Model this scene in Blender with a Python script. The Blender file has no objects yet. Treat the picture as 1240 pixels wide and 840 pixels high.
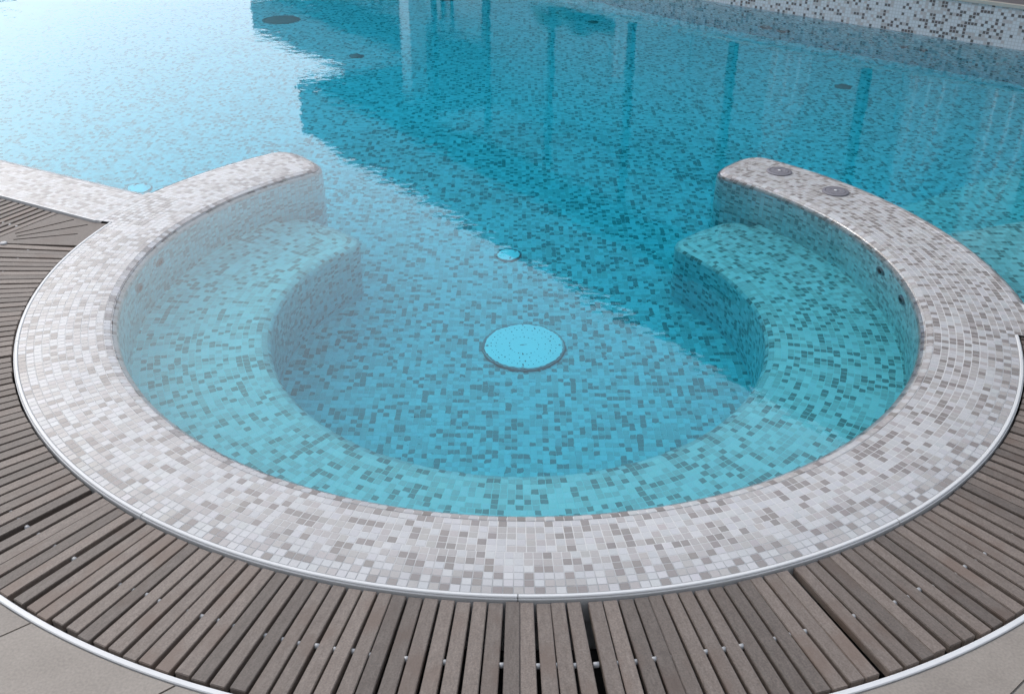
import bpy, bmesh, math, random
import numpy as np
from mathutils import Vector, Matrix

random.seed(7)
rng = np.random.default_rng(11)
R = math.radians
scene = bpy.context.scene
COL = scene.collection

# ------------------------------------------------------------------ camera
CAM_Z = 1.613
cam_data = bpy.data.cameras.new('camera')
cam_data.lens = 35.0
cam_data.sensor_width = 36.0
cam_data.clip_start = 0.05
cam_data.clip_end = 2000
cam = bpy.data.objects.new('camera', cam_data)
COL.objects.link(cam)
cam.matrix_world = (Matrix.Translation((0, 0, CAM_Z)) @ Matrix.Rotation(R(90 - 29.43), 4, 'X')
                    @ Matrix.Rotation(0.01, 4, 'Z'))
scene.camera = cam

# ------------------------------------------------------------------ sky, sun, exposure
SUN_ELEV, SUN_ROT = R(34), R(-45)          # veiled sun low beyond the open left side
world = bpy.data.worlds.new('World')
scene.world = world
world.use_nodes = True
wn = world.node_tree
wn.nodes.clear()
sky = wn.nodes.new('ShaderNodeTexSky')
sky.sky_type = 'NISHITA'
sky.sun_disc = False
sky.sun_elevation = SUN_ELEV
sky.sun_rotation = SUN_ROT
sky.altitude = 0
sky.air_density = 1.0
sky.dust_density = 7.0
sky.ozone_density = 1.0
hs = wn.nodes.new('ShaderNodeHueSaturation')   # thin even cloud takes most of the blue out
hs.inputs['Saturation'].default_value = 0.6
bg = wn.nodes.new('ShaderNodeBackground')
bg.inputs['Strength'].default_value = 0.15
wo = wn.nodes.new('ShaderNodeOutputWorld')
wn.links.new(sky.outputs['Color'], hs.inputs['Color'])
cl = wn.nodes.new('ShaderNodeMix')                # even veil of high cloud over the whole sky
cl.data_type = 'RGBA'
cl.inputs[0].default_value = 0.55
cl.inputs[7].default_value = (12.6, 13.9, 16.2, 1)
wn.links.new(hs.outputs['Color'], cl.inputs[6])
wn.links.new(cl.outputs[2], bg.inputs['Color'])
wn.links.new(bg.outputs['Background'], wo.inputs['Surface'])

sun_data = bpy.data.lights.new('sun', 'SUN')
sun_data.energy = 0.5
sun_data.angle = R(12)
sun_data.color = (1.0, 0.97, 0.93)
sun = bpy.data.objects.new('sun', sun_data)
COL.objects.link(sun)
sd = Vector((math.sin(SUN_ROT) * math.cos(SUN_ELEV), math.cos(SUN_ROT) * math.cos(SUN_ELEV), math.sin(SUN_ELEV)))
sun.rotation_euler = sd.to_track_quat('Z', 'Y').to_euler()
sun.location = (-8, 2, 12)

vs = scene.view_settings
vs.view_transform = 'Standard'
vs.look = 'None'
vs.exposure = -0.03
vs.gamma = 1.0
vs.use_curve_mapping = False
scene.cycles.use_denoising = True
scene.cycles.max_bounces = 14
scene.cycles.transmission_bounces = 10
scene.cycles.diffuse_bounces = 6

# ------------------------------------------------------------------ materials
def mat(name):
    m = bpy.data.materials.new(name)
    m.use_nodes = True
    n = m.node_tree
    b = n.nodes['Principled BSDF']
    return m, n, b

def N(n, t, **kw):
    x = n.nodes.new(t)
    for k, v in kw.items():
        if k in x.inputs:
            x.inputs[k].default_value = v
        else:
            setattr(x, k, v)
    return x

def math_node(n, op, a, b=None):
    x = n.nodes.new('ShaderNodeMath')
    x.operation = op
    for i, v in enumerate((a, b)):
        if v is None:
            continue
        if hasattr(v, 'is_output'):
            n.links.new(v, x.inputs[i])
        else:
            x.inputs[i].default_value = v
    return x.outputs[0]

def mixrgb(n, fac, a, b, mode='MIX'):
    x = n.nodes.new('ShaderNodeMix')
    x.data_type = 'RGBA'
    x.blend_type = mode
    for s, v in ((x.inputs[0], fac), (x.inputs[6], a), (x.inputs[7], b)):
        if hasattr(v, 'is_output'):
            n.links.new(v, s)
        else:
            s.default_value = v
    return x.outputs[2]

def plain(name, col, rough=0.5, metal=0.0, spec=0.5, noise=0.0, nscale=20, bump=0.0, coat=0.0):
    m, n, b = mat(name)
    b.inputs['Roughness'].default_value = rough
    b.inputs['Metallic'].default_value = metal
    b.inputs['Specular IOR Level'].default_value = spec
    b.inputs['Coat Weight'].default_value = coat
    c = (*col, 1)
    b.inputs['Base Color'].default_value = c
    if noise or bump:
        tc = N(n, 'ShaderNodeTexCoord')
        nz = N(n, 'ShaderNodeTexNoise', Scale=nscale, Detail=6.0, Roughness=0.6)
        n.links.new(tc.outputs['Object'], nz.inputs['Vector'])
        if noise:
            mr = N(n, 'ShaderNodeMapRange')
            mr.inputs[1].default_value, mr.inputs[2].default_value = 0.3, 0.7
            mr.inputs[3].default_value, mr.inputs[4].default_value = 1 - noise, 1 + noise
            n.links.new(nz.outputs['Fac'], mr.inputs[0])
            o = mixrgb(n, 1.0, c, mr.outputs[0], 'MULTIPLY')
            n.links.new(o, b.inputs['Base Color'])
        if bump:
            bp = N(n, 'ShaderNodeBump', Strength=0.4, Distance=bump)
            n.links.new(nz.outputs['Fac'], bp.inputs['Height'])
            n.links.new(bp.outputs['Normal'], b.inputs['Normal'])
    return m

WHITE, BEIGE, TAUPE = (0.48, 0.665, 0.685), (0.385, 0.51, 0.52), (0.205, 0.26, 0.265)
GROUT = (0.42, 0.67, 0.69)
# aqua water tint mixed into basin blend; rim blend darkened to offset strong light
RIM_BLEND = ((0.43, 0.422, 0.42), (0.352, 0.327, 0.312), (0.228, 0.202, 0.188))
PITCH = 0.0236

def pick_cols(k, pw=0.40, pb=0.37, blend=None):
    WHITE, BEIGE, TAUPE = blend or (globals()['WHITE'], globals()['BEIGE'], globals()['TAUPE'])
    # random tile colours with a little shade difference from tile to tile
    u = rng.random(k)
    c = np.empty((k, 4))
    c[:, 3] = 1
    base = np.where((u < pw)[:, None], WHITE, np.where((u < pw + pb)[:, None], BEIGE, TAUPE))
    c[:, :3] = base * (1 + rng.normal(0, 0.035, (k, 1))) * (1 + rng.normal(0, 0.008, (k, 3)))
    return np.clip(c, 0.05, 0.88)

def tile_material(name, coat=0.0):
    m, n, b = mat(name)
    at = N(n, 'ShaderNodeAttribute', attribute_name='tcol')
    tc = N(n, 'ShaderNodeTexCoord')
    nz = N(n, 'ShaderNodeTexNoise', Scale=260.0, Detail=3.0)
    geo = N(n, 'ShaderNodeNewGeometry')
    n.links.new(geo.outputs['Position'], nz.inputs['Vector'])
    mr = N(n, 'ShaderNodeMapRange')
    mr.inputs[1].default_value, mr.inputs[2].default_value = 0.25, 0.75
    mr.inputs[3].default_value, mr.inputs[4].default_value = 0.93, 1.05
    n.links.new(nz.outputs['Fac'], mr.inputs[0])
    # faint lime and dirt film in broad drifts
    nd = N(n, 'ShaderNodeTexNoise', Scale=4.0, Detail=5.0)
    n.links.new(geo.outputs['Position'], nd.inputs['Vector'])
    md = N(n, 'ShaderNodeMapRange')
    md.inputs[1].default_value, md.inputs[2].default_value = 0.35, 0.7
    md.inputs[3].default_value, md.inputs[4].default_value = 1.0, 0.93
    n.links.new(nd.outputs['Fac'], md.inputs[0])
    c1 = mixrgb(n, 1.0, at.outputs['Color'], mr.outputs[0], 'MULTIPLY')
    c2 = mixrgb(n, 1.0, c1, md.outputs[0], 'MULTIPLY')
    n.links.new(c2, b.inputs['Base Color'])
    b.inputs['Roughness'].default_value = 0.32
    b.inputs['Coat Weight'].default_value = coat
    b.inputs['Coat Roughness'].default_value = 0.03
    if coat:                                   # thin film of water standing on the rim
        w1 = N(n, 'ShaderNodeTexNoise', Scale=14.0, Detail=2.0)
        n.links.new(geo.outputs['Position'], w1.inputs['Vector'])
        wb = N(n, 'ShaderNodeBump', Strength=1.0, Distance=0.0012)
        n.links.new(w1.outputs['Fac'], wb.inputs['Height'])
        n.links.new(wb.outputs['Normal'], b.inputs['Coat Normal'])
    b.inputs['Coat IOR'].default_value = 1.33
    return m

M_TILE = tile_material('glass_mosaic')
M_TILE_WET = tile_material('glass_mosaic_wet', coat=0.35)
M_GROUT = plain('grout', GROUT, 0.7, noise=0.06, nscale=40)
M_GROUT_RIM = plain('rim_grout', (0.50, 0.49, 0.475), 0.7, noise=0.08, nscale=40)

def mosaic_material(name, uvmode, pitch=PITCH, dark=TAUPE, beige=BEIGE, white=WHITE, grout=GROUT, pw=0.40, pb=0.37, gw=0.05, origin=(0, 0)):
    """mosaic by coordinates for surfaces too far away to tell single tiles apart"""
    m, n, b = mat(name)
    if uvmode == 'xy':
        geo = N(n, 'ShaderNodeNewGeometry')
        src = geo.outputs['Position']
    else:
        src = N(n, 'ShaderNodeUVMap').outputs['UV']
    mp = N(n, 'ShaderNodeMapping')
    mp.inputs['Location'].default_value = (-origin[0] / pitch, -origin[1] / pitch, 0)
    mp.inputs['Scale'].default_value = (1 / pitch, 1 / pitch, 1)
    n.links.new(src, mp.inputs['Vector'])
    sep = N(n, 'ShaderNodeSeparateXYZ')
    n.links.new(mp.outputs['Vector'], sep.inputs[0])
    fx, fy = math_node(n, 'FLOOR', sep.outputs[0]), math_node(n, 'FLOOR', sep.outputs[1])
    cx = N(n, 'ShaderNodeCombineXYZ')
    n.links.new(fx, cx.inputs[0]); n.links.new(fy, cx.inputs[1])
    wnz = N(n, 'ShaderNodeTexWhiteNoise', noise_dimensions='2D')
    n.links.new(cx.outputs[0], wnz.inputs['Vector'])
    rp = N(n, 'ShaderNodeValToRGB')
    rp.color_ramp.interpolation = 'CONSTANT'
    e = rp.color_ramp.elements
    e[0].position, e[0].color = 0.0, (*white, 1)
    e[1].position, e[1].color = pw, (*beige, 1)
    e3 = e.new(pw + pb); e3.color = (*dark, 1)
    n.links.new(wnz.outputs['Value'], rp.inputs['Fac'])
    gx, gy = math_node(n, 'FRACT', sep.outputs[0]), math_node(n, 'FRACT', sep.outputs[1])
    ax = math_node(n, 'ABSOLUTE', math_node(n, 'SUBTRACT', gx, 0.5))
    ay = math_node(n, 'ABSOLUTE', math_node(n, 'SUBTRACT', gy, 0.5))
    g = math_node(n, 'GREATER_THAN', math_node(n, 'MAXIMUM', ax, ay), 0.5 - gw)
    o = mixrgb(n, g, rp.outputs['Color'], (*grout, 1))
    n.links.new(o, b.inputs['Base Color'])
    b.inputs['Roughness'].default_value = 0.32
    bp = N(n, 'ShaderNodeBump', Strength=0.3, Distance=0.001)
    bp.invert = True
    n.links.new(g, bp.inputs['Height'])
    n.links.new(bp.outputs['Normal'], b.inputs['Normal'])
    return m

def wood_material():
    m, n, b = mat('weathered_slat_wood')
    tc = N(n, 'ShaderNodeTexCoord')
    oi = N(n, 'ShaderNodeObjectInfo')
    off = N(n, 'ShaderNodeVectorMath', operation='SCALE')
    cmb = N(n, 'ShaderNodeCombineXYZ')
    for i in range(3):
        n.links.new(oi.outputs['Random'], cmb.inputs[i])
    n.links.new(cmb.outputs[0], off.inputs[0]); off.inputs['Scale'].default_value = 37.0
    add = N(n, 'ShaderNodeVectorMath', operation='ADD')
    n.links.new(tc.outputs['Object'], add.inputs[0]); n.links.new(off.outputs[0], add.inputs[1])
    mp = N(n, 'ShaderNodeMapping')
    mp.inputs['Scale'].default_value = (14, 55, 55)
    n.links.new(add.outputs[0], mp.inputs['Vector'])
    grain = N(n, 'ShaderNodeTexNoise', Scale=2.0, Detail=8.0, Roughness=0.65)
    n.links.new(mp.outputs['Vector'], grain.inputs['Vector'])
    speck = N(n, 'ShaderNodeTexNoise', Scale=220.0, Detail=4.0, Roughness=0.7)
    n.links.new(add.outputs[0], speck.inputs['Vector'])
    patch = N(n, 'ShaderNodeTexNoise', Scale=7.0, Detail=4.0)
    n.links.new(add.outputs[0], patch.inputs['Vector'])
    rp = N(n, 'ShaderNodeValToRGB')
    e = rp.color_ramp.elements
    e[0].position, e[0].color = 0.25, (0.112, 0.085, 0.068, 1)
    e[1].position, e[1].color = 0.75, (0.172, 0.139, 0.117, 1)
    n.links.new(grain.outputs['Fac'], rp.inputs['Fac'])
    ms = N(n, 'ShaderNodeMapRange')
    ms.inputs[1].default_value, ms.inputs[2].default_value = 0.3, 0.7
    ms.inputs[3].default_value, ms.inputs[4].default_value = 0.68, 1.30
    n.links.new(speck.outputs['Fac'], ms.inputs[0])
    c = mixrgb(n, 1.0, rp.outputs['Color'], ms.outputs[0], 'MULTIPLY')
    mpz = N(n, 'ShaderNodeMapRange')          # brown stains
    mpz.inputs[1].default_value, mpz.inputs[2].default_value = 0.54, 0.66
    mpz.inputs[3].default_value, mpz.inputs[4].default_value = 0.0, 0.65
    n.links.new(patch.outputs['Fac'], mpz.inputs[0])
    c = mixrgb(n, mpz.outputs[0], c, (0.118, 0.080, 0.060, 1))
    mo = N(n, 'ShaderNodeMapRange')           # slat to slat
    mo.inputs[3].default_value, mo.inputs[4].default_value = 0.70, 1.22
    n.links.new(oi.outputs['Random'], mo.inputs[0])
    c = mixrgb(n, 1.0, c, mo.outputs[0], 'MULTIPLY')
    n.links.new(c, b.inputs['Base Color'])
    b.inputs['Roughness'].default_value = 0.6
    bp = N(n, 'ShaderNodeBump', Strength=0.5, Distance=0.0015)
    n.links.new(grain.outputs['Fac'], bp.inputs['Height'])
    n.links.new(bp.outputs['Normal'], b.inputs['Normal'])
    return m

def paver_material():
    m, n, b = mat('beige_stone_paver')
    geo = N(n, 'ShaderNodeNewGeometry')
    oi = N(n, 'ShaderNodeObjectInfo')
    a = N(n, 'ShaderNodeTexNoise', Scale=5.0, Detail=8.0, Roughness=0.6)
    s = N(n, 'ShaderNodeTexNoise', Scale=160.0, Detail=4.0)
    for x in (a, s):
        n.links.new(geo.outputs['Position'], x.inputs['Vector'])
    rp = N(n, 'ShaderNodeValToRGB')
    e = rp.color_ramp.elements
    e[0].position, e[0].color = 0.3, (0.208, 0.178, 0.150, 1)
    e[1].position, e[1].color = 0.72, (0.272, 0.236, 0.200, 1)
    n.links.new(a.outputs['Fac'], rp.inputs['Fac'])
    ms = N(n, 'ShaderNodeMapRange')
    ms.inputs[1].default_value, ms.inputs[2].default_value = 0.3, 0.7
    ms.inputs[3].default_value, ms.inputs[4].default_value = 0.86, 1.10
    n.links.new(s.outputs['Fac'], ms.inputs[0])
    c = mixrgb(n, 1.0, rp.outputs['Color'], ms.outputs[0], 'MULTIPLY')
    mo = N(n, 'ShaderNodeMapRange')
    mo.inputs[3].default_value, mo.inputs[4].default_value = 0.95, 1.05
    n.links.new(oi.outputs['Random'], mo.inputs[0])
    c = mixrgb(n, 1.0, c, mo.outputs[0], 'MULTIPLY')
    n.links.new(c, b.inputs['Base Color'])
    b.inputs['Roughness'].default_value = 0.6
    bp = N(n, 'ShaderNodeBump', Strength=0.25, Distance=0.001)
    n.links.new(s.outputs['Fac'], bp.inputs['Height'])
    n.links.new(bp.outputs['Normal'], b.inputs['Normal'])
    return m

def water_material():
    m = bpy.data.materials.new('pool_water')
    m.use_nodes = True
    n = m.node_tree
    n.nodes.clear()
    out = N(n, 'ShaderNodeOutputMaterial')
    gl = N(n, 'ShaderNodeBsdfGlass', IOR=1.36, Roughness=0.0)
    gl.inputs['Color'].default_value = (1, 1, 1, 1)
    geo = N(n, 'ShaderNodeNewGeometry')
    n1 = N(n, 'ShaderNodeTexNoise', Scale=7.0, Detail=2.0, Roughness=0.5, Distortion=0.6)
    n2 = N(n, 'ShaderNodeTexNoise', Scale=22.0, Detail=2.0, Roughness=0.5)
    for x in (n1, n2):
        n.links.new(geo.outputs['Position'], x.inputs['Vector'])
    n3 = N(n, 'ShaderNodeTexNoise', Scale=0.9, Detail=2.0)          # calmer and livelier patches
    n4 = N(n, 'ShaderNodeTexNoise', Scale=2.2, Detail=1.0)          # slow swell
    for x in (n3, n4):
        n.links.new(geo.outputs['Position'], x.inputs['Vector'])
    amp = N(n, 'ShaderNodeMapRange')
    amp.inputs[1].default_value, amp.inputs[2].default_value = 0.35, 0.65
    amp.inputs[3].default_value, amp.inputs[4].default_value = 0.45, 1.5
    n.links.new(n3.outputs['Fac'], amp.inputs[0])
    h = math_node(n, 'ADD', n1.outputs['Fac'], math_node(n, 'MULTIPLY', n2.outputs['Fac'], 0.40))
    h = math_node(n, 'ADD', math_node(n, 'MULTIPLY', h, amp.outputs[0]), math_node(n, 'MULTIPLY', n4.outputs['Fac'], 1.2))
    bp = N(n, 'ShaderNodeBump', Strength=1.0, Distance=0.0008)
    n.links.new(h, bp.inputs['Height'])
    n.links.new(bp.outputs['Normal'], gl.inputs['Normal'])
    va = N(n, 'ShaderNodeVolumeAbsorption', Density=1.1)
    va.inputs['Color'].default_value = (0.0, 0.915, 0.997, 1)
    n.links.new(gl.outputs[0], out.inputs['Surface'])
    n.links.new(va.outputs[0], out.inputs['Volume'])
    return m

M_WOOD = wood_material()
M_PAVER = paver_material()
M_WATER = water_material()
M_FLOOR = mosaic_material('floor_mosaic', 'xy')
M_WALLMOS = mosaic_material('far_wall_mosaic', 'uv', dark=(0.12, 0.095, 0.09), beige=(0.44, 0.39, 0.37), white=(0.56, 0.56, 0.57),
                            grout=(0.46, 0.445, 0.44), pw=0.58, pb=0.2, gw=0.09)
M_PVC = plain('white_pvc', (0.58, 0.575, 0.565), 0.35, noise=0.05, nscale=9)
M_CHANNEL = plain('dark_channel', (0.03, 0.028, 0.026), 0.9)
M_SPACER = plain('white_spacer', (0.32, 0.32, 0.32), 0.4)
M_PLATE = plain('white_acrylic', (0.90, 0.90, 0.90), 0.3, noise=0.02, nscale=30)
M_CHROME = plain('chrome', (0.75, 0.76, 0.78), 0.12, metal=1.0)
M_STEELDK = plain('dull_steel', (0.22, 0.22, 0.23), 0.35, metal=0.8, noise=0.1, nscale=60)
M_DRAIN = plain('brown_grey_drain', (0.16, 0.17, 0.165), 0.5, noise=0.1, nscale=30)
M_BLACK = plain('black_rubber', (0.015, 0.015, 0.017), 0.5)
M_GREY = plain('grey_plastic', (0.17, 0.16, 0.175), 0.45, noise=0.08, nscale=80)
M_COPING = plain('beige_coping', (0.42, 0.39, 0.34), 0.5, noise=0.07, nscale=15)
M_FARDECK = plain('dark_far_deck', (0.13, 0.115, 0.12), 0.7, noise=0.15, nscale=8)
M_FASCIA = plain('painted_fascia', (0.085, 0.10, 0.115), 0.6, noise=0.05, nscale=2)
M_SOFFIT = plain('dark_soffit', (0.05, 0.06, 0.07), 0.7, noise=0.1, nscale=3)
M_POST = plain('dark_post_paint', (0.012, 0.014, 0.016), 0.7, spec=0.2, noise=0.1, nscale=5)
M_RENDER = plain('pale_render', (0.80, 0.80, 0.80), 0.8, noise=0.06, nscale=2)
M_CURTAIN = plain('white_curtain', (0.60, 0.60, 0.60), 0.9)
M_GLASS = plain('dark_window', (0.03, 0.045, 0.055), 0.05, spec=0.8)
M_TRUNK = plain('palm_trunk', (0.13, 0.10, 0.075), 0.9, noise=0.3, nscale=12, bump=0.02)
M_FROND = plain('palm_frond', (0.045, 0.11, 0.035), 0.5, noise=0.25, nscale=3)
M_GROUND = paver_material()

# ------------------------------------------------------------------ helpers
def link(o, parent=None):
    COL.objects.link(o)
    if parent is not None:
        o.parent = parent
    return o

def mesh_obj(name, verts, faces, material, parent=None, smooth=False, fcol=None, uvs=None):
    me = bpy.data.meshes.new(name)
    me.from_pydata([tuple(v) for v in verts], [], [tuple(f) for f in faces])
    me.materials.append(material)
    if smooth:
        me.polygons.foreach_set('use_smooth', np.ones(len(me.polygons), dtype=bool))
    if fcol is not None:
        a = me.attributes.new('tcol', 'FLOAT_COLOR', 'FACE')
        a.data.foreach_set('color', np.asarray(fcol, dtype=np.float32).ravel())
    if uvs is not None:
        l = me.uv_layers.new(name='UVMap')
        l.data.foreach_set('uv', np.asarray(uvs, dtype=np.float32).ravel())
    me.update()
    return link(bpy.data.objects.new(name, me), parent)

def bm_obj(name, bm, material, parent=None, smooth=False):
    bmesh.ops.recalc_face_normals(bm, faces=bm.faces)
    me = bpy.data.meshes.new(name)
    bm.to_mesh(me)
    bm.free()
    me.materials.append(material)
    if smooth:
        me.polygons.foreach_set('use_smooth', np.ones(len(me.polygons), dtype=bool))
    return link(bpy.data.objects.new(name, me), parent)

def tag(o, label=None, cat=None, group=None, kind=None):
    if label: o['label'] = label
    if cat: o['category'] = cat
    if group: o['group'] = group
    if kind: o['kind'] = kind
    return o

def thing(name, loc, label, cat, group=None, rz=0.0):
    o = bpy.data.objects.new(name, None)
    o.empty_display_size = 0.1
    COL.objects.link(o)
    o.location = loc
    o.rotation_euler = (0, 0, rz)
    o['label'] = label
    o['category'] = cat
    if group: o['group'] = group
    return o

def child_world(o, parent):
    """parent a mesh built in world coordinates to an Empty away from the origin"""
    o.parent = parent
    o.matrix_parent_inverse = parent_matrix(parent).inverted()
    return o

def parent_matrix(p):
    m = Matrix.Translation(p.location) @ p.rotation_euler.to_matrix().to_4x4()
    return m if p.parent is None else parent_matrix(p.parent) @ p.matrix_parent_inverse @ m

def box_bm(x0, x1, y0, y1, z0, z1, bev=0.0, seg=2):
    bm = bmesh.new()
    bmesh.ops.create_cube(bm, size=1)
    for v in bm.verts:
        v.co = ((x0 + x1) / 2 + v.co.x * (x1 - x0), (y0 + y1) / 2 + v.co.y * (y1 - y0), (z0 + z1) / 2 + v.co.z * (z1 - z0))
    if bev:
        bmesh.ops.bevel(bm, geom=bm.edges[:], offset=bev, segments=seg, affect='EDGES', profile=0.6)
    return bm

def lathe(name, prof, material, parent=None, seg=48, smooth=True, loc=None, mtx=None):
    """revolve (r,z) points; ends at r=0 are closed to a fan"""
    vs_, fs = [], []
    rings = []
    for r, z in prof:
        if r < 1e-6:
            rings.append([len(vs_)]); vs_.append((0, 0, z))
        else:
            rings.append(list(range(len(vs_), len(vs_) + seg)))
            vs_ += [(r * math.cos(2 * math.pi * k / seg), r * math.sin(2 * math.pi * k / seg), z) for k in range(seg)]
    for a, b in zip(rings, rings[1:]):
        for k in range(seg):
            k2 = (k + 1) % seg
            if len(a) == 1:
                fs.append((a[0], b[k], b[k2]))
            elif len(b) == 1:
                fs.append((a[k2], a[k], b[0]))
            else:
                fs.append((a[k], b[k], b[k2], a[k2]))
    bm = bmesh.new()
    bv = [bm.verts.new(v) for v in vs_]
    for f in fs:
        bm.faces.new([bv[i] for i in f])
    if mtx is not None:
        bm.transform(mtx)
    o = bm_obj(name, bm, material, parent, smooth)
    if smooth:
        md = o.modifiers.new('edges', 'EDGE_SPLIT'); md.split_angle = R(40)
    if loc is not None:
        o.location = loc
    return o

def poly_prism(name, loops, z0, z1, material, parent=None):
    """flat plate from an outline and holes, with thickness"""
    bm = bmesh.new()
    edges = []
    for lp in loops:
        vv = [bm.verts.new((x, y, z1)) for x, y in lp]
        edges += [bm.edges.new((vv[i], vv[(i + 1) % len(vv)])) for i in range(len(vv))]
    bmesh.ops.triangle_fill(bm, use_beauty=True, use_dissolve=False, edges=edges)
    if z0 < z1:
        r = bmesh.ops.extrude_face_region(bm, geom=bm.faces[:])
        for g in r['geom']:
            if isinstance(g, bmesh.types.BMVert):
                g.co.z = z0
    o = bm_obj(name, bm, material, parent)
    return o

def arc(c, r, a0, a1, n):
    return [(c[0] + r * math.cos(R(a0 + (a1 - a0) * k / n)), c[1] + r * math.sin(R(a0 + (a1 - a0) * k / n))) for k in range(n + 1)]

class Tiles:
    """collects mosaic pieces; each piece is a low block with sloping flanks"""
    def __init__(s):
        s.c, s.u, s.v, s.n, s.hu, s.hv = [], [], [], [], [], []
    def add(s, c, u, v, hu, hv):
        u = np.asarray(u, float); v = np.asarray(v, float)
        nn = np.cross(u, v)
        s.c.append(c); s.u.append(u); s.v.append(v); s.n.append(nn / np.linalg.norm(nn)); s.hu.append(hu); s.hv.append(hv)
    def arrays(s):
        k = len(s.c)
        return (np.array(s.c, float).reshape(k, 3), np.array(s.u), np.array(s.v), np.array(s.n), np.array(s.hu), np.array(s.hv))

TILE_H = 0.00045
def tiles_mesh(name, T, sel, cols, material, parent):
    c, u, v, n, hu, hv = [a[sel] for a in T]
    k = len(c)
    V = np.empty((k, 8, 3))
    jit = np.clip(rng.normal(0, 0.00007, (k, 1)), -0.00015, 0.00015)
    tilt = np.clip(rng.normal(0, 0.006, (k, 2)), -0.012, 0.012)
    for i, (su, sv) in enumerate(((-1, -1), (1, -1), (1, 1), (-1, 1))):
        V[:, i] = c + u * (su * hu)[:, None] + v * (sv * hv)[:, None] - n * 0.0006
        top = TILE_H + jit + (su * hu * tilt[:, 0] + sv * hv * tilt[:, 1])[:, None]
        V[:, 4 + i] = c + u * (su * (hu - 0.0008))[:, None] + v * (sv * (hv - 0.0008))[:, None] + n * top
    F = np.array([(4, 5, 6, 7), (0, 1, 5, 4), (1, 2, 6, 5), (2, 3, 7, 6), (3, 0, 4, 7)])
    faces = (F[None] + (np.arange(k) * 8)[:, None, None]).reshape(-1, 4)
    me = bpy.data.meshes.new(name)
    me.vertices.add(k * 8)
    me.vertices.foreach_set('co', V.reshape(-1).astype(np.float32))
    me.loops.add(len(faces) * 4)
    me.loops.foreach_set('vertex_index', faces.reshape(-1).astype(np.int32))
    me.polygons.add(len(faces))
    me.polygons.foreach_set('loop_start', np.arange(0, len(faces) * 4, 4, dtype=np.int32))
    me.update(calc_edges=True)
    me.polygons.foreach_set('use_smooth', np.zeros(len(faces), dtype=bool))
    a = me.attributes.new('tcol', 'FLOAT_COLOR', 'FACE')
    a.data.foreach_set('color', np.repeat(cols, 5, axis=0).astype(np.float32).ravel())
    me.materials.append(material)
    me.validate()
    o = link(bpy.data.objects.new(name, me), parent)
    o['kind'] = 'stuff'
    return o

_tile_protos = {}
def tile_proto(material):
    """a dozen tile blocks of unit pitch in slightly different colours, shared by all single tiles"""
    if material.name in _tile_protos:
        return _tile_protos[material.name]
    out = []
    h, q = 0.5, 0.5 - 0.036
    vv = [(-h, -h, -0.0006), (h, -h, -0.0006), (h, h, -0.0006), (-h, h, -0.0006), (-q, -q, TILE_H), (q, -q, TILE_H), (q, q, TILE_H), (-q, q, TILE_H)]
    ff = [(4, 5, 6, 7), (0, 1, 5, 4), (1, 2, 6, 5), (2, 3, 7, 6), (3, 0, 4, 7)]
    blend = RIM_BLEND if 'wet' in material.name else (WHITE, BEIGE, TAUPE)
    for base, k in zip(blend, (7, 5, 5)):
        for j in range(k):
            me = bpy.data.meshes.new('tile')
            me.from_pydata(vv, [], ff)
            me.materials.append(material)
            cc = np.array([*(np.array(base) * (1 + rng.normal(0, 0.035)) * (1 + rng.normal(0, 0.008, 3))), 1.0])
            a = me.attributes.new('tcol', 'FLOAT_COLOR', 'FACE')
            a.data.foreach_set('color', np.tile(np.clip(cc, 0, 0.86), 5).astype(np.float32))
            out.append((base, me))
    _tile_protos[material.name] = out
    return out

def single_tiles(T, sel, material, parent):
    c, u, v, n, hu, hv = [a[sel] for a in T]
    pr = tile_proto(material)
    blend = RIM_BLEND if 'wet' in material.name else (WHITE, BEIGE, TAUPE)
    by = {b: [m for bb, m in pr if bb is b] for b in blend}
    for i in range(len(c)):
        r = random.random()
        b = blend[0] if r < 0.40 else blend[1] if r < 0.77 else blend[2]
        o = bpy.data.objects.new('tile', random.choice(by[b]))
        m = Matrix.Identity(4)
        uu, vvv, nn = u[i] / np.linalg.norm(u[i]), v[i] / np.linalg.norm(v[i]), n[i]
        tl = rng.normal(0, 0.007, 2)
        nn = nn + uu * tl[0] + vvv * tl[1]
        for r_ in range(3):
            m[r_][0] = uu[r_] * hu[i] * 2
            m[r_][1] = vvv[r_] * hv[i] * 2
            m[r_][2] = nn[r_]
            m[r_][3] = c[i][r_]
        o.parent = parent
        o.matrix_basis = m
        COL.objects.link(o)

CAMV = np.array((0, 0, CAM_Z))
def biggest(T, k, cond):
    """the k tiles that show largest to someone standing at the paving"""
    c, u, v, n, hu, hv = T
    d = CAMV - c
    L = np.linalg.norm(d, axis=1)
    s = hu * hv * np.abs((d * n).sum(1)) / L ** 3
    s[~cond] = 0
    idx = np.argsort(-s)[:k]
    mask = np.zeros(len(c), bool)
    mask[idx] = True
    return mask

# ------------------------------------------------------------------ plan of the place
C = (0.022, 3.439)                 # centre of the spa
FLOOR_Z = -1.0
RIM_Z = 0.012
DECK_Z = 0.006
R_STRIP, R_GRATE = 1.755, 2.112
A_L, A_R = 133.0, 406.5            # where the free ends of the ring wall stand (degrees)
SHELL = 0.0

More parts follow.
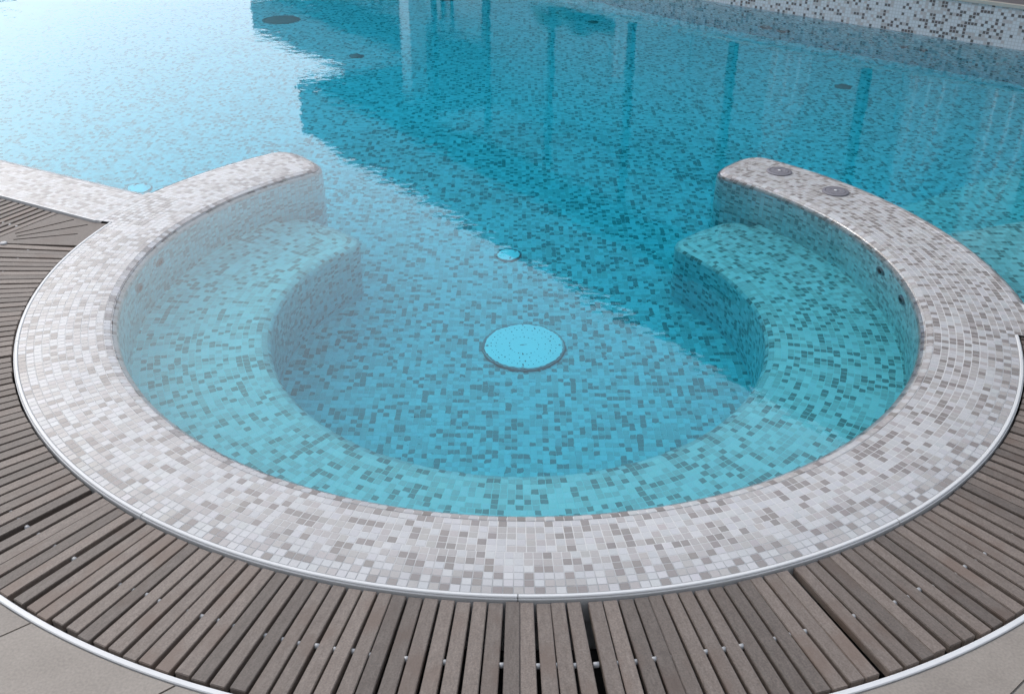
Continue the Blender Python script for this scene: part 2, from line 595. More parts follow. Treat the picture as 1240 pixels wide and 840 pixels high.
def prof_resample(pts, pitch, start=0.5):
    """points every pitch along an (r,z) polyline -> (r, z, tr, tz)"""
    P = np.array(pts, float)
    seg = np.linalg.norm(np.diff(P, axis=0), axis=1)
    s = np.concatenate([[0], np.cumsum(seg)])
    n = int(s[-1] / pitch + 0.05)
    out = []
    for k in range(n):
        t = (k + start) * pitch
        p = np.array([np.interp(t, s, P[:, 0]), np.interp(t, s, P[:, 1])])
        a = np.array([np.interp(max(t - pitch * .4, 0), s, P[:, 0]), np.interp(max(t - pitch * .4, 0), s, P[:, 1])])
        b = np.array([np.interp(min(t + pitch * .4, s[-1]), s, P[:, 0]), np.interp(min(t + pitch * .4, s[-1]), s, P[:, 1])])
        d = (b - a) / np.linalg.norm(b - a)
        out.append((p[0], p[1], d[0], d[1]))
    return out

def ell(c, a, b, t0, t1, n=10):
    return [(c[0] + a * math.cos(R(t0 + (t1 - t0) * k / n)), c[1] + b * math.sin(R(t0 + (t1 - t0) * k / n))) for k in range(n + 1)]

# half profiles start on the crown of the rim
CROWN = 1.6014
P_IN = [(CROWN, RIM_Z), (1.49, RIM_Z - 0.002)] + ell((1.482, -0.034), 0.042, 0.043, 90, 180, 10) + [(1.436, -0.44)]
P_OUT_F = [(CROWN, RIM_Z), (R_STRIP - 0.012, RIM_Z)]
P_OUT_B = [(CROWN, RIM_Z), (1.80, RIM_Z - 0.002)] + ell((1.806, -0.028), 0.04, 0.037, 90, 0, 10) + [(1.862, FLOOR_Z)]
P_OUT_E = [(CROWN, RIM_Z), (1.83, RIM_Z)]
P_BENCH = [(1.45, -0.44), (0.997, -0.44)] + ell((0.997, -0.48), 0.05, 0.04, 90, 180, 8) + [(0.944, -0.985)]

def sweep(name, prof, a0, a1, material, parent, step=1.5, off=0.0, smooth=True):
    P = np.array(prof, float)
    n = max(2, int(abs(a1 - a0) / step))
    vv, ff = [], []
    for k in range(n + 1):
        a = R(a0 + (a1 - a0) * k / n)
        for r, z in P:
            vv.append((C[0] + r * math.cos(a), C[1] + r * math.sin(a), z - off))
    m = len(P)
    for k in range(n):
        for j in range(m - 1):
            ff.append((k * m + j, (k + 1) * m + j, (k + 1) * m + j + 1, k * m + j + 1))
    return mesh_obj(name, vv, ff, material, parent, smooth)

def ring_tiles(T, prof, a0, a1, group=6, sign=1, start=0.5, pitch=PITCH, phase=0.0):
    rows = prof_resample(prof, pitch, start)
    span = R(a1 - a0)
    for g in range(0, len(rows), group):
        rs = rows[g:g + group]
        rm = max(r[0] for r in rs) * 0.5 + min(r[0] for r in rs) * 0.5
        n = max(1, int(round(span * rm / pitch)))
        ph = rng.uniform(-0.5, 0.5) * 0
        for (r, z, tr, tz) in rs:
            for k in range(n):
                a = R(a0) + span * (k + 0.5 + ph) / n
                ca, sa = math.cos(a), math.sin(a)
                u = np.array((-sa, ca, 0.0))
                v = np.array((tr * ca, tr * sa, tz)) * sign
                T.add((C[0] + r * ca, C[1] + r * sa, z), u, v, span * r / n / 2 - 0.0007, pitch / 2 - 0.0007)

# ------------------------------------------------------------------ spa ring wall
ring = thing('spa_ring_wall', (C[0], C[1], 0), 'broad horseshoe rim wall of white and taupe mosaic around the spa', 'pool wall')
A_FL, A_FR = 166.0, 344.0          # deck side of the rim runs between these
A_BL, A_BR = 155.0, 352.0          # pool side of the rim ends here
shells = []
shells.append(sweep('rim_shell', P_IN + [(1.436, FLOOR_Z)], A_L, A_R, M_GROUT_RIM, None, off=SHELL))
shells.append(sweep('rim_shell', P_OUT_F + [(R_STRIP - 0.012, -0.25)], A_FL, A_FR, M_GROUT_RIM, None, off=SHELL))
shells.append(sweep('rim_shell', P_OUT_B, A_L, A_BL + 3, M_GROUT_RIM, None, off=SHELL))
shells.append(sweep('rim_shell', P_OUT_B, A_BR - 3, A_R, M_GROUT_RIM, None, off=SHELL))
shells.append(sweep('rim_shell', P_OUT_E, A_BL, A_FL, M_GROUT_RIM, None, off=SHELL + 0.0003))
shells.append(sweep('rim_shell', P_OUT_E, A_FR, A_BR, M_GROUT_RIM, None, off=SHELL + 0.0003))

T_ring = Tiles()
ring_tiles(T_ring, P_IN, A_L, A_R, group=5, sign=1)
P_LOW = [(1.436, -0.445), (1.436, FLOOR_Z)]       # flank beyond the bench ends
ring_tiles(T_ring, P_LOW, A_L, A_L + 13, group=30, sign=1)
ring_tiles(T_ring, P_LOW, A_R - 13, A_R, group=30, sign=1)
ring_tiles(T_ring, P_OUT_F, A_FL, A_FR, group=6, sign=-1)
ring_tiles(T_ring, P_OUT_B, A_L, A_BL, group=6, sign=-1)
ring_tiles(T_ring, P_OUT_B, A_BR, A_R, group=6, sign=-1)
ring_tiles(T_ring, P_OUT_E, A_BL, A_FL, group=6, sign=-1)
ring_tiles(T_ring, P_OUT_E, A_FR, A_BR, group=6, sign=-1)

# rounded free ends: a half round of the same section turned about a vertical axis
def end_cap(T, ang, sgn, shells, CROWN, P_in, P_out, depth, zmin, tot=1.30, e=0.72):
    a = R(ang)
    er = np.array((math.cos(a), math.sin(a), 0.0))              # outwards
    et = np.array((-math.sin(a), math.cos(a), 0.0)) * sgn       # away from the wall
    cen = np.array((C[0], C[1], 0.0)) + er * CROWN
    half = (abs(P_in[-1][0] - CROWN) + abs(P_out[-1][0] - CROWN)) / 2
    def pos(phi, t):
        """phi -90 (inner flank) .. 90 (outer flank); t distance along the section from the crown"""
        side = math.sin(phi)
        zi = np.array(P_in); zo = np.array(P_out)
        def at(P, t):
            s = np.concatenate([[0], np.cumsum(np.linalg.norm(np.diff(P, axis=0), axis=1))])
            f = t / tot * s[-1]
            return np.interp(f, s, P[:, 0]) - CROWN, np.interp(f, s, P[:, 1])
        ri, z1 = at(zi, t); ro, z2 = at(zo, t)
        w = (side + 1) / 2
        z = z1 * (1 - w) + z2 * w
        ext = abs(ri) if side < 0 else ro
        off = math.copysign(abs(side) ** e, side) * ext
        al = abs(math.cos(phi)) ** e * depth * (abs(ri) * (1 - w) + ro * w) / half
        return cen + er * off + et * al + np.array((0, 0, z))
    nphi, nt = 28, 44
    vv = [pos(-math.pi / 2 + math.pi * i / nphi, tot * (j / nt)) for i in range(nphi + 1) for j in range(nt + 1)]
    ff = [(i * (nt + 1) + j, (i + 1) * (nt + 1) + j, (i + 1) * (nt + 1) + j + 1, i * (nt + 1) + j + 1) for i in range(nphi) for j in range(nt)]
    shells.append(mesh_obj('rim_shell', vv, ff, M_GROUT, None, True))
    rows = int(tot / PITCH) - 1
    for j in range(rows):
        t = (j + 0.5) * PITCH
        ph = np.linspace(-math.pi / 2, math.pi / 2, 60)
        pp = np.array([pos(p, t) for p in ph])
        L = np.concatenate([[0], np.cumsum(np.linalg.norm(np.diff(pp, axis=0), axis=1))])
        n = max(2, int(round(L[-1] / PITCH)))
        for k in range(n):
            p = np.interp((k + 0.5) * L[-1] / n, L, ph)
            c0 = pos(p, t)
            u = pos(p + 0.04, t) - pos(p - 0.04, t)
            lu = np.linalg.norm(u)
            v = pos(p, t - 0.006) - pos(p, t + 0.006)
            lv = np.linalg.norm(v)
            if lu < 1e-5 or lv < 1e-5:
                continue
            u, v = u / lu, v / lv
            if np.dot(np.cross(u, v), er * math.sin(p) + et * math.cos(p) + np.array((0, 0, 0.6))) < 0:
                u = -u
            T.add(c0, u, v, L[-1] / n / 2 - 0.0007, PITCH / 2 - 0.0007)
CAP_IN = P_IN + [(1.436, FLOOR_Z)]
end_cap(T_ring, A_L, -1, shells, CROWN, CAP_IN, P_OUT_B, 0.135, 0)
end_cap(T_ring, A_R, 1, shells, CROWN, CAP_IN, P_OUT_B, 0.135, 0)

def join(objs, name, parent):
    me = bpy.data.meshes.new(name)
    bm = bmesh.new()
    for o in objs:
        bm.from_mesh(o.data)
    bm.to_mesh(me); bm.free()
    me.materials.append(objs[0].data.materials[0])
    me.polygons.foreach_set('use_smooth', np.ones(len(me.polygons), dtype=bool))
    for o in objs:
        bpy.data.objects.remove(o)
    return child_world(link(bpy.data.objects.new(name, me)), parent)

def own(o, parent):
    return child_world(o, parent)

shell = join(shells, 'grout_bed', ring)
TA = T_ring.arrays()
big = biggest(TA, 300, (TA[0][:, 2] > 0.012) & (TA[0][:, 1] < 2.6) & (TA[3][:, 2] > 0.8))
cc = pick_cols(len(TA[0]))
rimc = pick_cols(len(TA[0]), blend=RIM_BLEND)
top_ = TA[0][:, 2] > -0.045                     # crown and lip; the flanks below take the water-tinted basin blend
cc[top_] = rimc[top_]
tl = tiles_mesh('mosaic_tiling', TA, ~big, cc[~big], M_TILE_WET, None)
own(tl, ring)
loc_shift = Matrix.Translation((-C[0], -C[1], 0))
TB = (TA[0] - np.array((C[0], C[1], 0)), *TA[1:])
single_tiles(TB, big, M_TILE_WET, ring)

# ------------------------------------------------------------------ bench inside the spa
B_L, B_R = 142.0, 398.5
bench = thing('spa_bench', (C[0], C[1], FLOOR_Z), 'underwater horseshoe seat ledge of mosaic inside the spa rim', 'bench')
sh = [sweep('bench_shell', P_BENCH[:1] + P_BENCH[1:-1] + [(0.944, FLOOR_Z)], B_L, B_R, M_GROUT, None)]
T_b = Tiles()
ring_tiles(T_b, P_BENCH, B_L, B_R, group=7, sign=1)
BI = [(1.18, -0.44), (0.997, -0.44)] + ell((0.997, -0.48), 0.05, 0.04, 90, 180, 8) + [(0.944, FLOOR_Z)]
BO = [(1.18, -0.44), (1.36, -0.44)] + ell((1.36, -0.48), 0.05, 0.04, 90, 0, 8) + [(1.413, FLOOR_Z)]
for ang, sgn in ((B_L, -1), (B_R, 1)):
    end_cap(T_b, ang, sgn, sh, 1.18, BI, BO, 0.13, 0, tot=0.75, e=0.6)
join(sh, 'grout_bed', bench)
TA = T_b.arrays()
big = biggest(TA, 300, (TA[3][:, 2] > 0.8) & (TA[0][:, 1] < 3.0))
own(tiles_mesh('mosaic_tiling', TA, ~big, pick_cols((~big).sum()), M_TILE, None), bench)
single_tiles((TA[0] - np.array((C[0], C[1], FLOOR_Z)), *TA[1:]), big, M_TILE, bench)

# ------------------------------------------------------------------ straight rims left and right
def straight_wall(name, label, p_in, p_dk, d, length, skip_r, rz, has_deck=True):
    """p_in pool-side corner, p_dk deck-side corner, d unit direction away from the spa"""
    d = np.array(d); nrm = np.array((-d[1], d[0]))
    p_in, p_dk = np.array(p_in), np.array(p_dk)
    w = np.dot(p_in - p_dk, nrm)
    if w < 0:
        nrm, w = -nrm, -w
    o = thing(name, (p_dk[0], p_dk[1], 0), label, 'pool wall')
    prof = [(0.0, -0.30), (0.0, RIM_Z - 0.002), (w - 0.05, RIM_Z - 0.002)]
    prof += [(w - 0.05 + 0.06 * math.sin(R(t)), RIM_Z - 0.062 + 0.060 * math.cos(R(t))) for t in range(0, 91, 9)] + [(w + 0.014, FLOOR_Z)]
    a = np.dot(p_in - p_dk, d)
    s0 = 0.0
    vv, ff = [], []
    for s in (s0, length):
        for x, z in prof:
            q = p_dk + d * s + nrm * x
            vv.append((*q, z))
    m = len(prof)
    for j in range(m - 1):
        ff.append((j, m + j, m + j + 1, j + 1))
    own(mesh_obj('grout_bed', vv, ff, M_GROUT_RIM, None), o)
    T = Tiles()
    rows = prof_resample(prof[1:], PITCH)
    n = int((length - s0) / PITCH)
    for (x, z, tx, tz) in rows:
        if z < -0.5:
            continue
        for k in range(n):
            s = s0 + (k + .5) * PITCH
            q = p_dk + d * s + nrm * x
            if math.hypot(q[0] - C[0], q[1] - C[1]) < skip_r and z > -0.05:
                continue
            u = np.array((*d, 0.0)); v = np.array((nrm[0] * tx, nrm[1] * tx, tz))
            if np.cross(u, v)[2] < -0.01 or (abs(np.cross(u, v)[2]) <= 0.01 and np.dot(np.cross(u, v)[:2], nrm) < 0):
                u = -u
            T.add((*q, z), u, v, PITCH / 2 - .0007, PITCH / 2 - .0007)
    A = T.arrays()
    own(tiles_mesh('mosaic_tiling', A, np.ones(len(A[0]), bool), np.where((A[0][:, 2] > -0.045)[:, None], pick_cols(len(A[0]), blend=RIM_BLEND), pick_cols(len(A[0]))), M_TILE_WET, None), o)
    return o

LD = np.array((-0.885, 0.466)); LD = LD / np.linalg.norm(LD)      # the left rim runs away this way
L_IN, L_DK = (-1.672, 4.236), (-1.722, 3.868)
straight_wall('pool_edge_wall', 'straight white and taupe mosaic rim between main pool and deck slats at left', L_IN, L_DK, LD, 9.0, 1.842, 0)
RD = np.array((math.cos(R(-13)), math.sin(R(-13))))
R_IN, R_DK = (1.80, 3.18), (1.752, 2.94)
straight_wall('pool_edge_wall', 'short straight stub of mosaic rim leaving the spa at the right picture edge', R_IN, R_DK, RD, 4.5, 1.842, 0)

# ------------------------------------------------------------------ pool floor, far wall, steps
far = [(7.2, 4.0), (3.667, 7.165), (2.80, 7.93), (1.56, 9.08), (0.62, 10.08), (0.12, 10.66), (-2.6, 13.9), (-7.0, 19.2), (-10.5, 23.5)]
def offs(poly, d):
    out = []
    for i, p in enumerate(poly):
        a = np.array(poly[max(i - 1, 0)]); b = np.array(poly[min(i + 1, len(poly) - 1)])
        t = (b - a) / np.linalg.norm(b - a)
        nn = np.array((-t[1], t[0]))
        if nn[1] < 0: nn = -nn
        out.append(tuple(np.array(p) + nn * d))
    return out
lm = np.array(L_DK) + (np.array(L_IN) - np.array(L_DK)) * 0.5
rm_ = np.array(R_DK) + (np.array(R_IN) - np.array(R_DK)) * 0.5
left_far = tuple(lm + LD * 8.5)
right_far = tuple(rm_ + RD * 4.3)
out_line = [left_far, tuple(lm + LD * 0.1)] + arc(C, 1.62, 161, 349, 60) + [tuple(rm_ + RD * 0.1), right_far]
water_outline = out_line + offs(far, 0.06) + [(-15.0, 23.5), (-15.0, 12.0)]

bm = bmesh.new()
vt = [bm.verts.new((x, y, 0)) for x, y in water_outline]
f = bm.faces.new(vt)
r = bmesh.ops.extrude_face_region(bm, geom=[f])
for g in r['geom']:
    if isinstance(g, bmesh.types.BMVert): g.co.z = -1.4
water = bm_obj('water', bm, M_WATER)
tag(water, 'clear turquoise pool water with a calm reflecting surface', 'water', kind='structure')

floor = mesh_obj('pool_floor', [(-16, -1, FLOOR_Z - 0.002), (9, -1, FLOOR_Z - 0.002), (9, 26, FLOOR_Z - 0.002), (-16, 26, FLOOR_Z - 0.002)], [(0, 1, 2, 3)], M_FLOOR)
tag(floor, 'mosaic pool floor', 'floor', kind='structure')
T_f = Tiles()
for i in range(-64, 65):
    for j in range(100, 270):
        x, y = (i + .5) * PITCH, (j + .5) * PITCH
        rr = math.hypot(x - C[0], y - C[1])
        if rr > 0.953 and not (y > 4.05 and abs(x) < 1.5 and rr < 2.9): continue
        T_f.add((x, y, FLOOR_Z), (1, 0, 0), (0, 1, 0), PITCH / 2 - .0007, PITCH / 2 - .0007)
A = T_f.arrays()
tiles_mesh('mosaic_tiling', A, np.ones(len(A[0]), bool), pick_cols(len(A[0])), M_TILE, floor)
# grout sheet under the laid tiles
mesh_obj('grout_bed', [(-1.52, 2.4, FLOOR_Z - 0.0008), (1.52, 2.4, FLOOR_Z - 0.0008), (1.52, 6.35, FLOOR_Z - 0.0008), (-1.52, 6.35, FLOOR_Z - 0.0008)], [(0, 1, 2, 3)], M_FLOOR, floor)

# far pool wall
WALL_H = 0.275
fw = thing('far_pool_wall', (far[1][0], far[1][1], FLOOR_Z), 'raised far pool wall of white mosaic speckled with dark brown at the upper right', 'pool wall')
vv, ff, uv = [], [], []
s = 0
for i, p in enumerate(far):
    if i: s += math.dist(p, far[i - 1])
    vv += [(p[0], p[1], FLOOR_Z), (p[0], p[1], WALL_H)]
    if i:
        ff.append((2 * i - 2, 2 * i, 2 * i + 1, 2 * i - 1))
        uv += [(s - math.dist(p, far[i - 1]), FLOOR_Z), (s, FLOOR_Z), (s, WALL_H), (s - math.dist(p, far[i - 1]), WALL_H)]
own(mesh_obj('tiled_face', vv, ff, M_WALLMOS, None, uvs=uv), fw)
o2 = offs(far, 0.035)
o1 = offs(far, -0.012)
own(poly_prism('coping', [o1 + o2[::-1]], WALL_H, WALL_H + 0.022, M_COPING), fw)

# entry steps at the right
for nm, z, line in (('lower', -0.66, [(1.5, 4.46), (2.082, 4.814), (2.829, 5.30), (6.6, 7.6)]), ('upper', -0.33, [(1.5, 3.98), (2.002, 4.155), (2.356, 4.285), (6.6, 5.8)])):
    ol = line + [(6.9, 2.0), (1.75, 3.0)]
    o = poly_prism('pool_step', [ol], FLOOR_Z, z, M_FLOOR)
    tag(o, 'sunken mosaic entry step nearer the spa wall at right' if nm == 'upper' else 'deeper mosaic entry step below the upper one at right', 'step', group='steps into the main pool')

# ------------------------------------------------------------------ ground, terraces
hole = [tuple(np.array(L_DK) + LD * 8.9)] + [tuple(np.array(L_DK) + LD * 8.9 + np.array((-0.42 * LD[1] * -1, -0.42 * LD[0] * 1)) * 0)]
nl = np.array((LD[1], -LD[0]));  nl = nl if nl[1] < 0 else -nl      # to the deck side
g_left = [tuple(np.array(L_DK) + LD * s_ + nl * 0.37) for s_ in (8.9, 0.62)]
hole = [(-15.0, 12.0)] + g_left + arc(C, R_GRATE + 0.01, 186, 346, 70) + [tuple(np.array(R_DK) + RD * 0.42 + np.array((0, -0.35))), tuple(np.array(R_DK) + RD * 4.4 + np.array((0, -0.35))), (7.6, 4.0)] + offs(far, 0.03)[1:] + [(-15.0, 23.5)]
ground = poly_prism('ground', [[(-400, -400), (400, -400), (400, 400), (-400, 400)], hole], DECK_Z - 0.012, DECK_Z - 0.012, M_GROUND)
tag(ground, 'beige stone terrace running on around the pool', 'ground', kind='structure')
ft = poly_prism('far_terrace', [offs(far, 0.034) + [(-30, 60), (40, 60), (40, 4.0)]], DECK_Z, WALL_H + 0.012, M_FARDECK)
tag(ft, 'dark deck behind the raised far pool wall', 'terrace', kind='structure')

# near paving: separate stone slabs cut along the drain grate
pav = tag(poly_prism('terrace_paving', [[(-4.4, -3.0)] + [(-4.4, 2.3)] + arc(C, R_GRATE + 0.016, 200, 340, 80) + [(4.4, 2.3), (4.4, -3.0)]], DECK_Z - 0.011, DECK_Z - 0.006, plain('paver_joint', (0.23, 0.21, 0.19), 0.9)), 'beige stone paving around the drain grate', 'paving', kind='structure')
dP = np.array((math.cos(R(40)), math.sin(R(40)))); nP = np.array((-dP[1], dP[0]))
PW, PL, JT = 0.366, 1.30, 0.0022
def circ_cut(poly, r):
    cc = np.array(C)
    ins = [np.linalg.norm(np.array(p) - cc) < r for p in poly]
    if all(ins): return None
    if not any(ins):
        # an edge may still dip into the circle
        return poly
    out = []
    n = len(poly)
    pend = None
    first = None
    def cross(p, q):
        p, q = np.array(p) - cc, np.array(q) - cc
        d = q - p
        a, b, c_ = d @ d, 2 * p @ d, p @ p - r * r
        disc = math.sqrt(b * b - 4 * a * c_)
        for t in ((-b - disc) / 2 / a, (-b + disc) / 2 / a):
            if 0 <= t <= 1: return tuple(p + d * t + cc)
    st = next(i for i in range(n) if not ins[i] )
    order = [(st + i) % n for i in range(n + 1)]
    for a_, b_ in zip(order, order[1:]):
        p, q = poly[a_], poly[b_]
        if not ins[a_]: out.append(p)
        if ins[a_] != ins[b_]:
            x = cross(p, q)
            if not ins[a_]:
                pend = x; out.append(x)
            else:
                a0 = math.atan2(pend[1] - cc[1], pend[0] - cc[0]); a1 = math.atan2(x[1] - cc[1], x[0] - cc[0])
                da = (a1 - a0 + math.pi) % (2 * math.pi) - math.pi
                for k in range(1, 17):
                    t = a0 + da * k / 16
                    out.append((cc[0] + r * math.cos(t), cc[1] + r * math.sin(t)))
    return out
for i in range(-14, 10):
    for j in range(-5, 5):
        n0, n1 = 1.532 + PW * (i - 0), 1.532 + PW * (i + 1)
        sh_ = -0.45
        d0, d1 = sh_ + PL * j, sh_ + PL * (j + 1)
        q = []
        for dd, nn in ((d0 + JT, n0 + JT), (d1 - JT, n0 + JT), (d1 - JT, n1 - JT), (d0 + JT, n1 - JT)):
            q.append(tuple(dP * dd + nP * nn))
        # subdivide so edges that only touch the circle are cut too
        qq = []
        for a_, b_ in zip(q, q[1:] + q[:1]):
            for k in range(6):
                qq.append(tuple(np.array(a_) + (np.array(b_) - np.array(a_)) * k / 6))
        mid = np.mean(q, axis=0)
        if abs(mid[0]) > 3.6 or mid[1] < -2.2 or mid[1] > 2.6: continue
        if np.dot(mid - np.array(L_DK), nl) < 0.95: continue
        pc = circ_cut(qq, R_GRATE + 0.018)
        if not pc: continue
        poly_prism('paver', [pc], DECK_Z - 0.010, DECK_Z + random.uniform(-0.0004, 0.0004), M_PAVER, pav)

# ------------------------------------------------------------------ drain channel and edge strips
def ring_box(name, r0, r1, z0, z1, a0, a1, material, parent=None, step=1.0, bev=0.0):
    n = max(2, int(abs(a1 - a0) / step))
    if bev:
        prof = [(r0, z0), (r0, z1 - bev), (r0 + bev, z1), (r1 - bev, z1), (r1, z1 - bev), (r1, z0)]
    else:
        prof = [(r0, z0), (r0, z1), (r1, z1), (r1, z0)]
    m = len(prof)
    vv, ff = [], []
    for k in range(n + 1):
        a = R(a0 + (a1 - a0) * k / n)
        vv += [(C[0] + r * math.cos(a), C[1] + r * math.sin(a), z) for r, z in prof]
    for k in range(n):
        for j in range(m):
            ff.append((k * m + j, (k + 1) * m + j, (k + 1) * m + (j + 1) % m, k * m + (j + 1) % m))
    ff.append(tuple(range(m))[::-1]); ff.append(tuple(n * m + j for j in range(m)))
    return mesh_obj(name, vv, ff, material, parent)

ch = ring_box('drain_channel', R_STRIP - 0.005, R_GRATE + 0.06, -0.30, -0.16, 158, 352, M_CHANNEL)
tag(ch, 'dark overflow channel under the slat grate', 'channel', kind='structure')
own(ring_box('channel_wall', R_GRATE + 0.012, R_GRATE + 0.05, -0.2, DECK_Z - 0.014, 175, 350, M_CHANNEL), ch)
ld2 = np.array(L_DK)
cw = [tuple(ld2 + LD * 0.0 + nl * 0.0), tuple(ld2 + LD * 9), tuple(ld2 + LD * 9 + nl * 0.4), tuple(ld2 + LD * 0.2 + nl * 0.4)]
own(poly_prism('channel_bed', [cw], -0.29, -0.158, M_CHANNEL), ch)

# white strips: separate lengths with fine butt joints
joints = [166.2, 200.0, 237.3, 269.9, 303.0, 343.9]
where = ['beside the fanned corner board at left', 'at the lower left of the spa', 'left of the centre front joint', 'right of the centre front joint', 'at the right side of the spa']
for a0, a1, w_ in zip(joints, joints[1:], where):
    o = thing('edge_strip', (C[0] + R_STRIP * math.cos(R((a0 + a1) / 2)), C[1] + R_STRIP * math.sin(R((a0 + a1) / 2)), RIM_Z),
              'thin curved white strip edging the mosaic rim ' + w_, 'edge strip', group='white edge strips of the spa rim')
    own(ring_box('top_lip', R_STRIP - 0.0115, R_STRIP - 0.001, RIM_Z - 0.02, RIM_Z + 0.0022, a0 + 0.04, a1 - 0.04, M_PVC, bev=0.002), o)
    own(ring_box('skirt', R_STRIP - 0.0008, R_STRIP + 0.0022, RIM_Z - 0.075, RIM_Z - 0.0025, a0 + 0.04, a1 - 0.04, M_PVC, bev=0.002), o)
o = thing('edge_strip', (*L_DK, RIM_Z), 'straight thin white plastic edge strip along the left pool rim', 'edge strip', group='white edge strips of the spa rim')
q = [tuple(ld2 + LD * 0.02 + nl * 0.0), tuple(ld2 + LD * 8.9 + nl * 0.0), tuple(ld2 + LD * 8.9 + nl * 0.006), tuple(ld2 + LD * 0.03 + nl * 0.006)]
own(poly_prism('top_lip', [q], RIM_Z - 0.07, RIM_Z + 0.002, M_PVC), o)
for a0, a1, w_ in ((186, 236.2, 'at the lower left beside the beige paving'), (236.2, 285, 'below the centre of the picture'), (285, 346, 'at the lower right beside the beige paving')):
    o = thing('border_strip', (C[0] + R_GRATE * math.cos(R((a0 + a1) / 2)), C[1] + R_GRATE * math.sin(R((a0 + a1) / 2)), DECK_Z),
              'curved white border strip outside the slat grate ' + w_, 'edge strip', group='white strips outside the grate')
    own(ring_box('strip', R_GRATE + 0.001, R_GRATE + 0.0155, -0.05, DECK_Z + 0.004, a0 + 0.03, a1 - 0.03, M_PVC, bev=0.002), o)

# ------------------------------------------------------------------ wooden slat grates
def slat_mesh(length, w0, w1, h=0.022):
    bm = bmesh.new()
    bmesh.ops.create_cube(bm, size=1)
    for v in bm.verts:
        t = v.co.x + 0.5
        v.co = (t * length, v.co.y * (w0 + (w1 - w0) * t), v.co.z * h - h / 2)
    bmesh.ops.bevel(bm, geom=bm.edges[:], offset=0.0016, segments=2, affect='EDGES')
    bmesh.ops.recalc_face_normals(bm, faces=bm.faces)
    me = bpy.data.meshes.new('slat')
    bm.to_mesh(me); bm.free()
    me.materials.append(M_WOOD)
    return me
bm = bmesh.new()
bmesh.ops.create_cone(bm, cap_ends=True, segments=12, radius1=0.0066, radius2=0.0066, depth=0.0125)
bm.transform(Matrix.Rotation(R(90), 4, 'X'))
bmesh.ops.bevel(bm, geom=[e for e in bm.edges if len(e.link_faces) == 2 and e.calc_face_angle(0) > 1.0], offset=0.0012, segments=2, affect='EDGES')
sp_me = bpy.data.meshes.new('spacer'); bm.to_mesh(sp_me); bm.free(); sp_me.materials.append(M_SPACER)
sp_me.polygons.foreach_set('use_smooth', np.ones(len(sp_me.polygons), dtype=bool))

grate = thing('drain_grate', (C[0], C[1], DECK_Z), 'curved overflow grate of weathered grey-brown wooden slats wrapping the spa rim', 'grate')
GL = R_GRATE - R_STRIP - 0.016
slats = [slat_mesh(GL, 0.0316, 0.0352), slat_mesh(GL - 0.004, 0.0326, 0.0358), slat_mesh(GL + 0.002, 0.0308, 0.0346)]
A0, A1 = 174.2, 347.0
NS = int(round(R(A1 - A0) * 1.93 / 0.0400))
# a few places where the slats have slid apart, as gaps in the even spacing
extra = {231.2: 0.55, 237.5: 0.28, 284.2: 0.0, 274.9: 0.45, 291.5: 0.40, 318.0: 0.3, 203.0: 0.3, 221.0: 0.25, 331.0: 0.25}
angs, skew = [], []
for k in range(NS):
    a = A0 + (A1 - A0) * (k + 0.5) / NS
    sh_ = 0
    for g, e in extra.items():
        d = a - g
        if abs(d) < 5: sh_ += math.copysign(e * 0.5 * (1 - abs(d) / 5), d)
    angs.append(a + sh_ + random.gauss(0, 0.045))
    skew.append(random.gauss(0, 0.18))
for k, a in enumerate(angs):
    o = bpy.data.objects.new('slat', random.choice(slats))
    r0 = R_STRIP + 0.008 + random.gauss(0, 0.0012)
    ar = R(a)
    o.parent = grate
    o.location = (r0 * math.cos(ar), r0 * math.sin(ar), random.gauss(0, 0.0006) - 0.001)
    o.rotation_euler = (random.gauss(0, 0.008), random.gauss(0, 0.0015), ar + R(skew[k]))
    COL.objects.link(o)
for k in range(len(angs) - 1):
    a = R((angs[k] + angs[k + 1]) / 2)
    if random.random() < 0.2: continue
    o = bpy.data.objects.new('spacer', sp_me)
    o.parent = grate
    rr = 1.941 + random.gauss(0, 0.002)
    o.location = (rr * math.cos(a), rr * math.sin(a), -0.0105 + random.gauss(0, 0.0012))
    o.rotation_euler = (0, 0, a)
    COL.objects.link(o)

# grate along the straight left rim, with the slotted corner piece
g2 = thing('drain_grate', (L_DK[0], L_DK[1], DECK_Z), 'straight grate of wooden slats along the left pool rim with a fan-slotted corner board', 'grate')
an = math.atan2(nl[1], nl[0])
sl2 = slat_mesh(0.345, 0.0305, 0.0305)
for k in range(60):
    s_ = 0.259 + 0.0405 * k
    p = LD * s_ + nl * 0.012
    o = bpy.data.objects.new('slat', sl2)
    o.parent = g2
    o.location = (p[0], p[1], random.gauss(0, 0.0006) - 0.001)
    o.rotation_euler = (random.gauss(0, 0.008), 0, an + R(random.gauss(0, 0.25)))
    COL.objects.link(o)
    if k:
        o = bpy.data.objects.new('spacer', sp_me)
        o.parent = g2
        p = LD * (s_ - 0.02) + nl * 0.19
        o.location = (p[0], p[1], -0.008)
        o.rotation_euler = (0, 0, an)
        COL.objects.link(o)
def slot(p, q, w=0.0045):
    p, q = np.array(p), np.array(q)
    d = (q - p) / np.linalg.norm(q - p); nn = np.array((-d[1], d[0])) * w
    return [tuple(p + nn), tuple(p - nn), tuple(q - nn), tuple(q + nn)]
e1 = ld2 + LD * 0.237 + nl * 0.012
e2 = e1 + nl * 0.33
corner = [tuple(e1), tuple(e2), (-2.062, 3.652)] + arc(C, 1.7635, 173.6, 166.2, 6) + [tuple(ld2 + LD * 0.035 + nl * 0.012)]
holes = [slot((-2.028, 3.747), (-1.849, 3.903)), slot((-2.010, 3.718), (-1.770, 3.848)), slot((-2.008, 3.686), (-1.775, 3.752))]
o = poly_prism('corner_board', [corner] + holes, DECK_Z - 0.022, DECK_Z - 0.001, M_WOOD)
